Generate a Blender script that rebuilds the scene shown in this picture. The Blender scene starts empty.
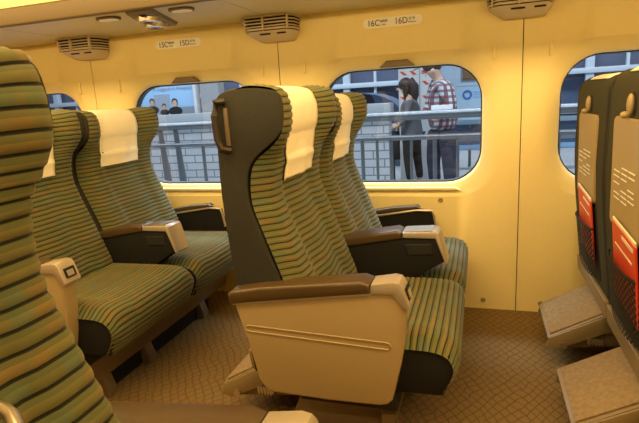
import bpy, bmesh, math, random
from mathutils import Vector, Matrix
random.seed(7)
S = bpy.context.scene
C = S.collection
PI = math.pi

# ------------------------------------------------------------------ camera
R = Vector((0.953, 0.297, -0.058)); U = Vector((-0.011, 0.226, 0.974)); F = Vector((-0.302, 0.928, -0.219))
F.normalize(); R = (R - F*R.dot(F)).normalized(); U = R.cross(F)
cam = bpy.data.objects.new('camera', bpy.data.cameras.new('camera')); C.objects.link(cam)
M = Matrix((R, U, -F)).transposed().to_4x4(); M.translation = Vector((0, 0, 1.08))
cam.matrix_world = M
cam.data.sensor_width = 36; cam.data.lens = 503.4/639*36; cam.data.clip_start = .02
S.camera = cam

# ------------------------------------------------------------------ world, lights, exposure
S.view_settings.view_transform = 'Standard'; S.view_settings.look = 'None'
S.view_settings.gamma = 1; S.view_settings.exposure = 0.0
S.view_settings.use_curve_mapping = False
w = bpy.data.worlds.new('dusk'); S.world = w; w.use_nodes = True
bg = w.node_tree.nodes['Background']; bg.inputs[0].default_value = (.58, .68, .84, 1); bg.inputs[1].default_value = .6

def area(name, loc, sx, sy, power, col, rot=(0, 0, 0)):
    l = bpy.data.lights.new(name, 'AREA'); l.shape = 'RECTANGLE'; l.size = sx; l.size_y = sy
    l.energy = power; l.color = col
    o = bpy.data.objects.new(name, l); C.objects.link(o); o.location = loc; o.rotation_euler = rot
    return o
WARM = (1, .66, .27)
area('ceiling_light_strip', (-.8, .93, 2.08), 7.5, .5, 52, WARM)
area('rack_light_strip', (-.8, 1.80, 1.66), 7.0, .06, 7, WARM, (math.radians(-35), 0, 0))
area('added_wall_light', (-.8, .80, 1.98), 7.0, .20, 74, WARM, (math.radians(62), 0, 0))  # added fill, tilted to brighten the window wall more than the floor
area('added_upper_wall_light', (-.8, -.03, 1.53), 7.0, .06, 38, WARM, (math.radians(88), 0, 0))  # added fill from the camera side, lifts the upper wall under the rack
area('added_window_light', (-2, 3.7, 2.9), 10, .3, 400, (.80, .90, 1), (math.radians(-20), 0, 0))  # unseen light added to throw cool patches through the windows onto the seats
area('platform_lamp', (-2, 5.6, 3.4), 10, .5, 360, (.98, .99, 1), (math.radians(-12), 0, 0))
area('platform_lamp', (-3, 10.5, 3.6), 16, .5, 600, (.96, .98, 1), (math.radians(20), 0, 0))

# ------------------------------------------------------------------ materials
def mat(name, col, rough=.6, metal=0, noise=0, nscale=40, bump=0, spec=.5, emit=None):
    m = bpy.data.materials.new(name); m.use_nodes = True
    nt = m.node_tree; b = nt.nodes['Principled BSDF']
    b.inputs['Base Color'].default_value = (*col, 1); b.inputs['Roughness'].default_value = rough
    b.inputs['Metallic'].default_value = metal; b.inputs['Specular IOR Level'].default_value = spec
    tc = nt.nodes.new('ShaderNodeTexCoord'); n = nt.nodes.new('ShaderNodeTexNoise')
    n.inputs['Scale'].default_value = nscale; n.inputs['Detail'].default_value = 3
    nt.links.new(tc.outputs['Object'], n.inputs['Vector'])
    if noise:
        mx = nt.nodes.new('ShaderNodeMix'); mx.data_type = 'RGBA'
        mx.inputs[6].default_value = (*[c*(1-noise) for c in col], 1)
        mx.inputs[7].default_value = (*[min(1, c*(1+noise)) for c in col], 1)
        nt.links.new(n.outputs[0], mx.inputs[0]); nt.links.new(mx.outputs[2], b.inputs['Base Color'])
    if bump:
        bp = nt.nodes.new('ShaderNodeBump'); bp.inputs['Strength'].default_value = bump; bp.inputs['Distance'].default_value = .002
        nt.links.new(n.outputs[0], bp.inputs['Height']); nt.links.new(bp.outputs[0], b.inputs['Normal'])
    if emit:
        b.inputs['Emission Color'].default_value = (*col, 1); b.inputs['Emission Strength'].default_value = emit
    return m

def nodes(m):
    nt = m.node_tree
    def N(t, **k):
        n = nt.nodes.new(t)
        for a, v in k.items(): setattr(n, a, v)
        return n
    def mth(op, a, b=None, c=None):
        n = N('ShaderNodeMath', operation=op)
        for i, v in enumerate((a, b, c)):
            if v is None: continue
            if isinstance(v, (int, float)): n.inputs[i].default_value = v
            else: nt.links.new(v, n.inputs[i])
        return n.outputs[0]
    def mix(f, a, b):
        n = N('ShaderNodeMix', data_type='RGBA')
        for i, v in ((0, f), (6, a), (7, b)):
            if isinstance(v, (int, float)): n.inputs[i].default_value = v
            elif isinstance(v, tuple): n.inputs[i].default_value = (*v, 1)
            else: nt.links.new(v, n.inputs[i])
        return n.outputs[2]
    return nt, N, mth, mix

def fabric_mat():
    # ribbed moquette: U across in metres, V = rib number along the seat
    m = mat('striped_moquette', (.3, .3, .1), .9, spec=.15); nt, N, mth, mix = nodes(m)
    b = nt.nodes['Principled BSDF']
    uv = N('ShaderNodeUVMap'); sp = N('ShaderNodeSeparateXYZ'); nt.links.new(uv.outputs[0], sp.inputs[0])
    u, v = sp.outputs[0], sp.outputs[1]
    row = mth('FLOOR', v); fr = mth('FRACT', v)
    # patches: cell along the rib, offset per rib
    rnd = N('ShaderNodeTexWhiteNoise', noise_dimensions='1D'); nt.links.new(row, rnd.inputs['W'])
    uu = mth('ADD', mth('MULTIPLY', u, 22), mth('MULTIPLY', rnd.outputs[0], 5))
    cell = mth('FLOOR', uu)
    wn = N('ShaderNodeTexWhiteNoise', noise_dimensions='2D'); cv = N('ShaderNodeCombineXYZ')
    nt.links.new(cell, cv.inputs[0]); nt.links.new(row, cv.inputs[1]); nt.links.new(cv.outputs[0], wn.inputs['Vector'])
    edge = mth('SUBTRACT', 1, mth('MULTIPLY', mth('ABSOLUTE', mth('SUBTRACT', mth('FRACT', uu), .5)), 2))
    soft = mth('MINIMUM', mth('MULTIPLY', edge, 2.2), 1)
    base = mix(rnd.outputs[0], (.135, .134, .052), (.190, .176, .064))
    c1 = mix(mth('MULTIPLY', mth('MULTIPLY', mth('GREATER_THAN', wn.outputs[0], .80), soft), .40), base, (.27, .14, .05))
    c2 = mix(mth('MULTIPLY', mth('MULTIPLY', mth('LESS_THAN', wn.outputs[0], .22), soft), .55), c1, (.10, .17, .12))
    tex = N('ShaderNodeTexNoise'); tex.inputs['Scale'].default_value = 260; tcn = N('ShaderNodeTexCoord')
    nt.links.new(tcn.outputs['Object'], tex.inputs['Vector'])
    c3 = mix(mth('MULTIPLY', tex.outputs[0], .35), c2, (.12, .12, .05))
    # groove shading painted in: dark line per groove, darker band along the rib
    g = mth('ABSOLUTE', mth('SUBTRACT', fr, .5))          # 0 centre, .5 groove
    lo = mth('MULTIPLY', mth('LESS_THAN', fr, .40), .65)
    c4 = mix(lo, c3, (.07, .088, .040))
    line = mth('GREATER_THAN', g, .405)
    c5 = mix(mth('MULTIPLY', line, .94), c4, (.012, .014, .010))
    nt.links.new(c5, b.inputs['Base Color'])
    b.inputs['Sheen Weight'].default_value = .15
    return m

def carpet_mat():
    m = mat('carpet', (.3, .2, .1), .95, spec=.1); nt, N, mth, mix = nodes(m); b = nt.nodes['Principled BSDF']
    tc = N('ShaderNodeTexCoord'); sp = N('ShaderNodeSeparateXYZ'); nt.links.new(tc.outputs['Object'], sp.inputs[0])
    ns = N('ShaderNodeTexNoise'); ns.inputs['Scale'].default_value = 9; nt.links.new(tc.outputs['Object'], ns.inputs['Vector'])
    fine = N('ShaderNodeTexNoise'); fine.inputs['Scale'].default_value = 300; nt.links.new(tc.outputs['Object'], fine.inputs['Vector'])
    # net of wavy lines
    x, y = sp.outputs[0], sp.outputs[1]
    wob = mth('MULTIPLY', mth('SUBTRACT', ns.outputs[0], .5), 5)
    a = mth('ABSOLUTE', mth('SINE', mth('ADD', mth('ADD', mth('MULTIPLY', x, 84), mth('MULTIPLY', y, 60)), wob)))
    c = mth('ABSOLUTE', mth('SINE', mth('ADD', mth('SUBTRACT', mth('MULTIPLY', x, 84), mth('MULTIPLY', y, 60)), wob)))
    l = mth('MINIMUM', a, c); line = mth('LESS_THAN', l, .24)
    base = mix(fine.outputs[0], (.115, .072, .026), (.37, .250, .100))
    base2 = mix(mth('MULTIPLY', line, .50), base, (.075, .045, .022))
    nt.links.new(base2, b.inputs['Base Color'])
    bp = N('ShaderNodeBump'); bp.inputs['Strength'].default_value = .5; bp.inputs['Distance'].default_value = .003
    nt.links.new(mth('ADD', fine.outputs[0], l), bp.inputs['Height']); nt.links.new(bp.outputs[0], b.inputs['Normal'])
    return m

def tile_mat():
    m = mat('white_tile', (.6, .6, .6), .4); nt, N, mth, mix = nodes(m); b = nt.nodes['Principled BSDF']
    tc = N('ShaderNodeTexCoord'); mp = N('ShaderNodeMapping'); mp.inputs['Rotation'].default_value = (PI/2, 0, 0)
    br = N('ShaderNodeTexBrick'); br.inputs['Scale'].default_value = 1
    br.inputs['Color1'].default_value = (.42, .43, .43, 1); br.inputs['Color2'].default_value = (.36, .37, .38, 1)
    br.inputs['Mortar'].default_value = (.12, .13, .14, 1); br.inputs['Brick Width'].default_value = .30
    br.inputs['Row Height'].default_value = .11; br.inputs['Mortar Size'].default_value = .008
    nt.links.new(tc.outputs['Object'], mp.inputs[0]); nt.links.new(mp.outputs[0], br.inputs['Vector'])
    nt.links.new(br.outputs[0], b.inputs['Base Color']); return m

def glass_mat():
    m = bpy.data.materials.new('window_glass'); m.use_nodes = True; nt = m.node_tree; nt.nodes.clear()
    o = nt.nodes.new('ShaderNodeOutputMaterial'); mx = nt.nodes.new('ShaderNodeMixShader')
    t = nt.nodes.new('ShaderNodeBsdfTransparent'); g = nt.nodes.new('ShaderNodeBsdfGlossy')
    t.inputs[0].default_value = (.86, .91, .96, 1); g.inputs['Roughness'].default_value = .02; mx.inputs[0].default_value = .05
    nt.links.new(t.outputs[0], mx.inputs[1]); nt.links.new(g.outputs[0], mx.inputs[2]); nt.links.new(mx.outputs[0], o.inputs[0])
    return m

def plaid_mat():
    m = mat('plaid_shirt', (.5, .4, .4), .9); nt, N, mth, mix = nodes(m); b = nt.nodes['Principled BSDF']
    tc = N('ShaderNodeTexCoord'); sp = N('ShaderNodeSeparateXYZ'); nt.links.new(tc.outputs['Object'], sp.inputs[0])
    sx = mth('FRACT', mth('MULTIPLY', mth('ADD', sp.outputs[0], mth('MULTIPLY', sp.outputs[1], .7)), 13))
    sz = mth('FRACT', mth('MULTIPLY', sp.outputs[2], 13))
    c = mix(mth('MULTIPLY', mth('LESS_THAN', sx, .50), .85), (.55, .53, .53), (.05, .05, .07))
    c = mix(mth('MULTIPLY', mth('LESS_THAN', sz, .45), .75), c, (.05, .05, .07))
    r = mth('MULTIPLY', mth('LESS_THAN', sx, .45), mth('LESS_THAN', sz, .45))
    c = mix(mth('MULTIPLY', r, .85), c, (.30, .03, .04))
    nt.links.new(c, b.inputs['Base Color']); return m

def net_mat():
    m = mat('pocket_net', (.012, .012, .012), .8); nt, N, mth, mix = nodes(m)
    b = nt.nodes['Principled BSDF']; out = nt.nodes['Material Output']
    tc = N('ShaderNodeTexCoord'); sp = N('ShaderNodeSeparateXYZ'); nt.links.new(tc.outputs['Object'], sp.inputs[0])
    a = mth('ABSOLUTE', mth('SINE', mth('MULTIPLY', mth('ADD', sp.outputs[1], sp.outputs[2]), 150)))
    c = mth('ABSOLUTE', mth('SINE', mth('MULTIPLY', mth('SUBTRACT', sp.outputs[1], sp.outputs[2]), 150)))
    hole = mth('GREATER_THAN', mth('MINIMUM', a, c), .66)
    t = N('ShaderNodeBsdfTransparent'); mx = N('ShaderNodeMixShader')
    nt.links.new(hole, mx.inputs[0]); nt.links.new(b.outputs[0], mx.inputs[1]); nt.links.new(t.outputs[0], mx.inputs[2])
    nt.links.new(mx.outputs[0], out.inputs[0]); return m

def pad_mat():
    m = mat('footrest_carpet', (.3, .22, .12), .95, spec=.1, noise=.35, nscale=70, bump=.6); return m

WALL = mat('cream_wall_panel', (.93, .79, .37), .5, noise=.03, nscale=60)
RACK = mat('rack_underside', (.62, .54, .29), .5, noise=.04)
FASC = mat('rack_fascia_bronze', (.11, .075, .026), .5)
FABRIC = fabric_mat()
SHELL = mat('dark_seat_shell_fabric', (.034, .034, .028), .85, noise=.3, nscale=250, bump=.3, spec=.2)
SHELL2 = mat('black_seat_side_fabric', (.012, .012, .012), .85, noise=.3, nscale=250, bump=.3, spec=.2)
BACKF = mat('seat_back_olive_fabric', (.060, .058, .036), .9, noise=.3, nscale=250, bump=.4, spec=.2)
BEIGE = mat('beige_moulded_plastic', (.37, .285, .15), .38, noise=.04, nscale=120)
BEIGE2 = mat('beige_end_cap_metal', (.46, .40, .32), .30, metal=.35)
PAD = mat('brown_armrest_leather', (.070, .044, .019), .32, noise=.15, nscale=90, bump=.15)
FOOTM = mat('footrest_metal', (.26, .20, .105), .45)
DARKPAD = mat('dark_brown_handle', (.018, .012, .008), .55)
METAL = mat('brushed_metal', (.55, .50, .42), .3, metal=.9)
BASE = mat('bronze_base_frame', (.15, .11, .065), .5, noise=.1)
NIGHT = mat('dark_night_glass', (.015, .02, .03), .08)
DARK = mat('black_recess', (.010, .010, .010), .7)
CLOTH = mat('cream_headrest_cloth', (.95, .90, .72), .9, noise=.05, nscale=200, spec=.1)
CARPET = carpet_mat(); FPAD = pad_mat(); GLASS = glass_mat(); TILE = tile_mat(); PLAID = plaid_mat(); NET = net_mat()
RUBBER = mat('black_window_gasket', (.02, .02, .02), .5)
LOUV = mat('outlet_cream_plastic', (.66, .56, .40), .45)
LABEL = mat('pale_label', (1, 1, .95), .5); INK = mat('dark_print', (.05, .04, .03), .6)
RED = mat('red_magazine', (.72, .06, .03), .4); PAPER = mat('cream_paper', (.85, .78, .6), .6)
STEEL = mat('stainless_steel_rail', (.19, .20, .205), .38, metal=.7)
CONC = mat('grey_concrete', (.32, .34, .35), .85, noise=.1, nscale=8)
BLUEW = mat('blue_tinted_window_wall', (.065, .095, .155), .25, noise=.3, nscale=1.5)
BEAM = mat('pale_grey_beam', (.42, .50, .56), .5)
WHITE = mat('white_board', (.66, .68, .68), .6)
LAMP = mat('fluorescent_tube', (.85, .95, 1), .5, emit=2.0)
LAMPO = mat('orange_sign_light', (1, .65, .2), .5, emit=1.5)
LAMPG = mat('green_sign_light', (.5, 1, .2), .5, emit=1.0)
SKYB = mat('poster_blue', (.34, .60, .88), .4); SKYP = mat('poster_pale_blue', (.55, .74, .88), .4)
GREYP = mat('printed_grey', (.26, .29, .33), .5); SKIN = mat('skin', (.55, .36, .26), .6)
HAIR = mat('dark_brown_hair', (.022, .016, .014), .5); JEANS = mat('dark_denim', (.030, .036, .055), .9, noise=.3)
GREYJ = mat('grey_jacket', (.15, .155, .17), .9, noise=.15); BLACKC = mat('black_cloth', (.015, .015, .017), .85)
CAPM = mat('grey_cap', (.22, .22, .22), .8); TAPE = mat('red_tape', (.70, .06, .03), .5)
BROWN = mat('printed_brown', (.20, .11, .07), .5)

# ------------------------------------------------------------------ mesh helpers
class MB:
    def __init__(s, f=None):
        s.bm = bmesh.new(); s.f = f or (lambda p: p)
        s.uv = None
    def v(s, p): return s.bm.verts.new(s.f(Vector(p)))
    def poly_prism(s, pts3a, pts3b, bevel=0, seg=2):
        a = [s.v(p) for p in pts3a]; b = [s.v(p) for p in pts3b]; n = len(a)
        fs = [s.bm.faces.new(a), s.bm.faces.new(b[::-1])]
        for i in range(n): fs.append(s.bm.faces.new((a[i], b[i], b[(i+1) % n], a[(i+1) % n])))
        if bevel:
            es = {e for f in fs for e in f.edges}
            es = [e for e in es if e.calc_face_angle(0) > .5 or e in fs[0].edges or e in fs[1].edges]
            bmesh.ops.recalc_face_normals(s.bm, faces=fs)
            bmesh.ops.bevel(s.bm, geom=es, offset=bevel, segments=seg, profile=.5, affect='EDGES', clamp_overlap=True)
        return s
    def side(s, pts, y0, y1, bevel=0, seg=2):      # polygon in X-Z, extruded along Y
        return s.poly_prism([(x, y0, z) for x, z in pts], [(x, y1, z) for x, z in pts], bevel, seg)
    def box(s, x0, x1, y0, y1, z0, z1, bevel=0, seg=2):
        return s.side([(x0, z0), (x1, z0), (x1, z1), (x0, z1)], y0, y1, bevel, seg)
    def tube(s, path, r, n=8, closed=False):
        path = [Vector(p) for p in path]; rings = []; m = len(path)
        for i, p in enumerate(path):
            a = path[i-1] if (i > 0 or closed) else p; b = path[(i+1) % m] if (i < m-1 or closed) else p
            t = (b-a).normalized(); up = Vector((0, 0, 1)) if abs(t.z) < .9 else Vector((1, 0, 0))
            x = t.cross(up).normalized(); y = x.cross(t); rr = r[i] if isinstance(r, (list, tuple)) else r
            rings.append([s.v(p + (x*math.cos(k*2*PI/n) + y*math.sin(k*2*PI/n))*rr) for k in range(n)])
        for i in range(m if closed else m-1):
            A, B = rings[i], rings[(i+1) % m]
            for k in range(n): s.bm.faces.new((A[k], A[(k+1) % n], B[(k+1) % n], B[k]))
        if not closed: s.bm.faces.new(rings[0]); s.bm.faces.new(rings[-1][::-1])
        return s
    def ball(s, c, rx, ry, rz, n=16):
        r = bmesh.ops.create_uvsphere(s.bm, u_segments=n, v_segments=n//2+2, radius=1)
        for v in r['verts']: v.co = s.f(Vector((c[0]+v.co.x*rx, c[1]+v.co.y*ry, c[2]+v.co.z*rz)))
        return s
    def build(s, name, m, parent=None, smooth=40):
        bmesh.ops.recalc_face_normals(s.bm, faces=s.bm.faces)
        me = bpy.data.meshes.new(name); s.bm.to_mesh(me); s.bm.free()
        if smooth:
            for p in me.polygons: p.use_smooth = True
            me.set_sharp_from_angle(angle=math.radians(smooth))
        me.materials.append(m); o = bpy.data.objects.new(name, me); C.objects.link(o)
        if parent: o.parent = parent
        return o

def empty(name, loc=(0, 0, 0)):
    o = bpy.data.objects.new(name, None); C.objects.link(o); o.location = loc; return o
def tag(o, label=None, cat=None, group=None, kind=None):
    if label: o['label'] = label
    if cat: o['category'] = cat
    if group: o['group'] = group
    if kind: o['kind'] = kind
    return o
def shift(loc):
    l = Vector(loc); return lambda p: p - l
def copy_tree(o, parent=None):
    kids = [c for c in o.children]; c = o.copy(); C.objects.link(c)
    if parent: c.parent = parent
    for k in kids: copy_tree(k, c)
    return c
def struct(o): o['kind'] = 'structure'; return o
def text_into(bmf, s, size, font_parent, name, m, loc, rot, ext=.0004, sx=1, align='CENTER'):
    cu = bpy.data.curves.new(name, 'FONT'); cu.body = s; cu.size = size; cu.extrude = ext; cu.align_x = align; cu.align_y = 'CENTER'
    t = bpy.data.objects.new('tmp', cu); C.objects.link(t)
    dg = bpy.context.evaluated_depsgraph_get(); me = bpy.data.meshes.new_from_object(t.evaluated_get(dg))
    bpy.data.objects.remove(t); me.materials.clear(); me.materials.append(m)
    o = bpy.data.objects.new(name, me); C.objects.link(o); o.location = loc; o.rotation_euler = rot; o.scale = (sx, 1, 1)
    if font_parent: o.parent = font_parent
    return o

# ================================================================== STRUCTURE
WY = 2.492           # wall face
CZ = 1.481           # rack underside
JX = [-5.60, -4.45, -3.30, -2.142, -.982, .178, 1.31, 2.45]
WIN = [(-3.08, -2.29), (-1.93, -1.145), (-.772, .011), (.340, 1.123), (1.47, 2.25)]
WZ = (.636, 1.205)
def rrect(x0, x1, z0, z1, r, n=8):
    pts = []
    for cx, cz, a0 in ((x1-r, z1-r, 0), (x0+r, z1-r, 90), (x0+r, z0+r, 180), (x1-r, z0+r, 270)):
        for k in range(n+1):
            a = math.radians(a0 + 90*k/n); pts.append((cx+r*math.cos(a), cz+r*math.sin(a)))
    return pts
def wall_panel(xa, xb, win, name):
    m = MB(); g = .002
    loops = []
    if win:
        x0, x1 = win
        n = 8
        # outer rectangle with the same point count
        xa_, xb_ = xa+g, xb-g
        inner = [(0.088, 0.0, .21), (.062, .004, .195), (.035, .016, .18), (.012, .032, .172), (0, .043, .168), (-.002, .050, .166), (-.002, .090, .166)]
        rings = []
        base = rrect(x0-.088, x1+.088, WZ[0]-.060, WZ[1]+.060, .21, n)
        outer = []
        cx, cz = (x0+x1)/2, (WZ[0]+WZ[1])/2
        z_lo, z_hi = 0.0, CZ+.02
        for k, (px, pz) in enumerate(base):
            q = k // (n+1); j = k % (n+1)
            cxn = [xb_, xa_, xa_, xb_][q]; czn = [z_hi, z_hi, z_lo, z_lo][q]
            if j == n//2: outer.append((cxn, czn))
            elif (j < n//2) == (q in (0, 2)): outer.append((cxn, pz if j else pz))
            else: outer.append((px, czn))
        rings.append([m.v((a, WY, b)) for a, b in outer])
        for e, dy, r in inner:
            ez = min(e, .060) if e > 0 else e
            rings.append([m.v((a, WY+dy, b)) for a, b in rrect(x0-e, x1+e, WZ[0]-ez, WZ[1]+ez, r, n)])
        N = len(base)
        for A, B in zip(rings, rings[1:]):
            for k in range(N):
                try: m.bm.faces.new((A[k], A[(k+1) % N], B[(k+1) % N], B[k]))
                except ValueError: pass
        # thickness at the seam edges
        back = [m.v((a, WY+.012, b)) for a, b in outer]
        for k in range(N): m.bm.faces.new((rings[0][k], rings[0][(k+1) % N], back[(k+1) % N], back[k]))
    o = m.build(name, WALL, None, 50); return struct(o)
for i in range(len(WIN)):
    xa, xb = JX[i+2], JX[i+3]
    wall_panel(xa, xb, WIN[i], 'wall_window')
struct(MB().box(-5.6, JX[2], WY, WY+.012, 0, 1.6).build('wall_window', WALL))
# outer skin above and below the windows, between them
m = MB(); edges = [-5.6] + [v for w_ in WIN for v in (w_[0]-.03, w_[1]+.03)] + [2.45]
m.box(-5.6, 2.45, WY+.095, WY+.15, -.1, WZ[0]-.03); m.box(-5.6, 2.45, WY+.095, WY+.15, WZ[1]+.03, 2.2)
for a, b in zip(edges[::2], edges[1::2]): m.box(a, b, WY+.095, WY+.15, WZ[0]-.03, WZ[1]+.03)
struct(m.build('wall_exterior', RUBBER))
for i, (x0, x1) in enumerate(WIN):
    fr = empty('window_%d' % (i+1), ((x0+x1)/2, WY+.05, WZ[0])); struct(fr); f = shift(fr.location)
    mm = MB(f)
    A = rrect(x0-.004, x1+.004, WZ[0]-.004, WZ[1]+.004, .168, 8); B = rrect(x0+.008, x1-.008, WZ[0]+.008, WZ[1]-.008, .160, 8)
    va = [mm.v((a, WY+.060, b)) for a, b in A]; vb = [mm.v((a, WY+.060, b)) for a, b in B]; vc = [mm.v((a, WY+.098, b)) for a, b in B]
    for k in range(len(A)):
        k2 = (k+1) % len(A); mm.bm.faces.new((va[k], va[k2], vb[k2], vb[k])); mm.bm.faces.new((vb[k], vb[k2], vc[k2], vc[k]))
    mm.build('window_gasket', RUBBER, fr)
    MB(f).box(x0-.02, x1+.02, WY+.085, WY+.089, WZ[0]-.02, WZ[1]+.02).build('window_pane', GLASS, fr)
    # sill lip under the opening
    MB(f).side([(x0+.10, WZ[0]-.028), (x1-.10, WZ[0]-.028), (x1-.12, WZ[0]-.016), (x0+.12, WZ[0]-.016)], WY-.010, WY+.02, .003).build('sill_lip', WALL, fr)
    # blind pull at the top
    MB(f).side([((x0+x1)/2-.085, 1.206), ((x0+x1)/2+.085, 1.206), ((x0+x1)/2+.050, 1.236), ((x0+x1)/2-.050, 1.236)], WY-.012, WY+.03, .005).build('blind_pull', BASE, fr)
# seams
m = MB()
for x in JX[2:8]: m.box(x-.006, x+.006, WY+.005, WY+.03, 0, CZ+.02)
struct(m.build('trim_1', DARK))
# small raised coat bars and screw caps on the wall
def wall_bit(name, x, z, w_, h, label, cat, grp, rnd=False):
    if rnd:
        m = MB(shift((x, WY, z))); n = 16
        a = [m.v((x+.013*math.cos(k*2*PI/n), WY+.001, z+.013*math.sin(k*2*PI/n))) for k in range(n)]
        b = [m.v((x+.010*math.cos(k*2*PI/n), WY-.006, z+.010*math.sin(k*2*PI/n))) for k in range(n)]
        c = [m.v((x+.005*math.cos(k*2*PI/n), WY-.004, z+.005*math.sin(k*2*PI/n))) for k in range(n)]
        for k in range(n):
            k2 = (k+1) % n; m.bm.faces.new((a[k], a[k2], b[k2], b[k])); m.bm.faces.new((b[k], b[k2], c[k2], c[k]))
        m.bm.faces.new(c)
    else:
        m = MB(shift((x, WY, z))); m.box(x-w_/2, x+w_/2, WY-.010, WY+.002, z-h/2, z+h/2, .004)
    o = m.build(name, BEIGE if rnd else WALL); o.location = (x, WY, z); tag(o, label, cat, grp)
wnames = ['far left window', 'left window', 'middle window', 'right window']
wall_bit('coat_bar', -1.965, 1.215, .014, .07, 'small upright cream bar on the wall just left of the left window', 'coat hook', 'upright bars between the windows')
for x, l in ((-2.24, 'small upright cream bar on the wall right of the far left window'),
             (-1.075, 'small upright cream bar on the wall right of the left window'),
             (-.845, 'small upright cream bar on the wall left of the middle window'),
             (.057, 'small upright cream bar on the wall right of the middle window'),
             (.292, 'small upright cream bar on the wall left of the right window')):
    wall_bit('coat_bar', x, 1.235 if x > -1.5 else 1.215, .014, .06, l, 'coat hook', 'upright bars between the windows')
for x, z, l in ((-1.834, .556, 'round screw cap on the wall under the left window'),
                (-.600, .556, 'round screw cap on the wall under the left end of the middle window'),
                (-.181, .556, 'round screw cap on the wall under the right end of the middle window'),
                (.024, .045, 'round screw cap at the foot of the wall left of the seam'),
                (.291, .045, 'round screw cap at the foot of the wall right of the seam')):
    wall_bit('screw_cap', x, z, 0, 0, l, 'screw cap', 'round screw caps on the wall', True)

# floor, rack, ceiling, other sides
struct(MB().box(-5.6, 2.45, -.75, WY+.12, -.06, 0).build('floor', CARPET))
struct(MB().box(-5.6, 2.45, -.75, WY+.12, 2.14, 2.18).build('ceiling', WALL))
struct(MB().box(-5.6, 2.45, -.80, -.75, 0, 2.14).build('wall_aisle_side', WALL))
struct(MB().box(-5.66, -5.6, -.8, WY+.12, 0, 2.14).build('wall_left', WALL))
struct(MB().box(2.45, 2.5, -.8, WY+.12, 0, 2.14).build('wall_right', WALL))
for i in range(2, len(JX)-1):
    a, b = JX[i]+.002, JX[i+1]-.002
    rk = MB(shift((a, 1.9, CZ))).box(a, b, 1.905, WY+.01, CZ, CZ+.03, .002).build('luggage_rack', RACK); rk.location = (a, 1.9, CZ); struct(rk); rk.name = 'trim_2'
fs = MB().side([(0, 0)]*0 or [(-5.6, CZ-.004), (2.45, CZ-.004), (2.45, CZ+.072), (-5.6, CZ+.072)], 1.872, 1.905, .010, 3)
struct(fs.build('trim_3', FASC))
struct(MB().box(-5.6, 2.45, 1.875, 1.90, CZ+.072, CZ+.15, .004).build('trim_4', WALL))
struct(MB().box(-5.6, 2.45, 1.872, 1.885, CZ+.15, CZ+.156).build('trim_5', METAL))

# the aisle-side half of the car behind the camera: rack, dark windows
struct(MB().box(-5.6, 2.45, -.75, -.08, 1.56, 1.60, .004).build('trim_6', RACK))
struct(MB().box(-5.6, 2.45, -.08, -.05, 1.555, 1.64, .008).build('trim_7', FASC))
for i, (x0, x1) in enumerate(WIN):
    P = rrect(x0, x1, WZ[0], WZ[1], .168, 8)
    fr = struct(MB(shift((x0, -.745, WZ[0]))).poly_prism([(a, -.742, b) for a, b in P], [(a, -.752, b) for a, b in P]).build('window_%d' % (i+6), NIGHT)); fr.location = (x0, -.745, WZ[0])

# ================================================================== AIR OUTLETS
def outlet(x, label):
    t = empty('air_outlet', (x, 2.40, 1.38)); f = shift(t.location); tag(t, label, 'air vent', 'louvred air outlets over the wall seams')
    zt, zb = CZ-.001, 1.368
    m = MB(f)
    top = [(x-.165, WY-.002), (x-.165, 2.40), (x-.125, 2.345), (x+.085, 2.345), (x+.118, 2.40), (x+.118, WY-.002)]
    mid = [(x-.150, WY-.002), (x-.150, 2.41), (x-.115, 2.360), (x+.080, 2.360), (x+.110, 2.41), (x+.110, WY-.002)]
    bot = [(x-.085, WY-.002), (x-.085, 2.46), (x-.070, 2.425), (x+.065, 2.425), (x+.082, 2.46), (x+.082, WY-.002)]
    zm = 1.412
    m.poly_prism([(a, b, zm) for a, b in mid], [(a, b, zb) for a, b in bot], .006)
    m.build('outlet_body', LOUV, t)
    m = MB(f); m.poly_prism([(a*.94+x*.06, b+.010, zm) for a, b in mid], [(a*.94+x*.06, b+.010, zt) for a, b in top]); m.build('outlet_core', DARK, t)
    for k in range(5):
        q = k/4; z = zm + .004 + (zt-zm-.012)*q
        P = [((1-q)*a[0]+q*b[0], (1-q)*a[1]+q*b[1]) for a, b in zip(mid, top)]
        m = MB(f)
        a = [(p[0], p[1], z) for p in P]; b = [(p[0], p[1], z+.005+(0.004 if k in (0, 4) else 0)) for p in P]
        m.poly_prism(a, b, .001, 1); m.build('louvre', LOUV, t)
    for dx in (-.135, -.03, .095):
        MB(f).box(x+dx-.003, x+dx+.003, 2.343 if abs(dx) < .1 else 2.375, 2.36 if abs(dx) < .1 else 2.39, zm, zt-.002, .001).build('divider', LOUV, t)
    MB(f).poly_prism([(x-.06, 2.384, 1.404), (x-.005, 2.384, 1.404), (x-.005, 2.390, 1.398), (x-.06, 2.390, 1.398)],
                     [(x-.06, 2.374, 1.400), (x-.005, 2.374, 1.400), (x-.005, 2.380, 1.394), (x-.06, 2.380, 1.394)]).build('slot', DARK, t)
    MB(f).poly_prism([(x+.03, 2.384, 1.404), (x+.075, 2.384, 1.404), (x+.075, 2.390, 1.398), (x+.03, 2.390, 1.398)],
                     [(x+.03, 2.374, 1.400), (x+.075, 2.374, 1.400), (x+.075, 2.380, 1.394), (x+.03, 2.380, 1.394)]).build('slot', DARK, t)
outlet(-2.105, 'cream louvred air outlet over the wall seam right of the far left window')
outlet(-.965, 'cream louvred air outlet over the wall seam left of the middle window')
outlet(.178, 'cream louvred air outlet between middle and right windows, cut by the top edge')

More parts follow.
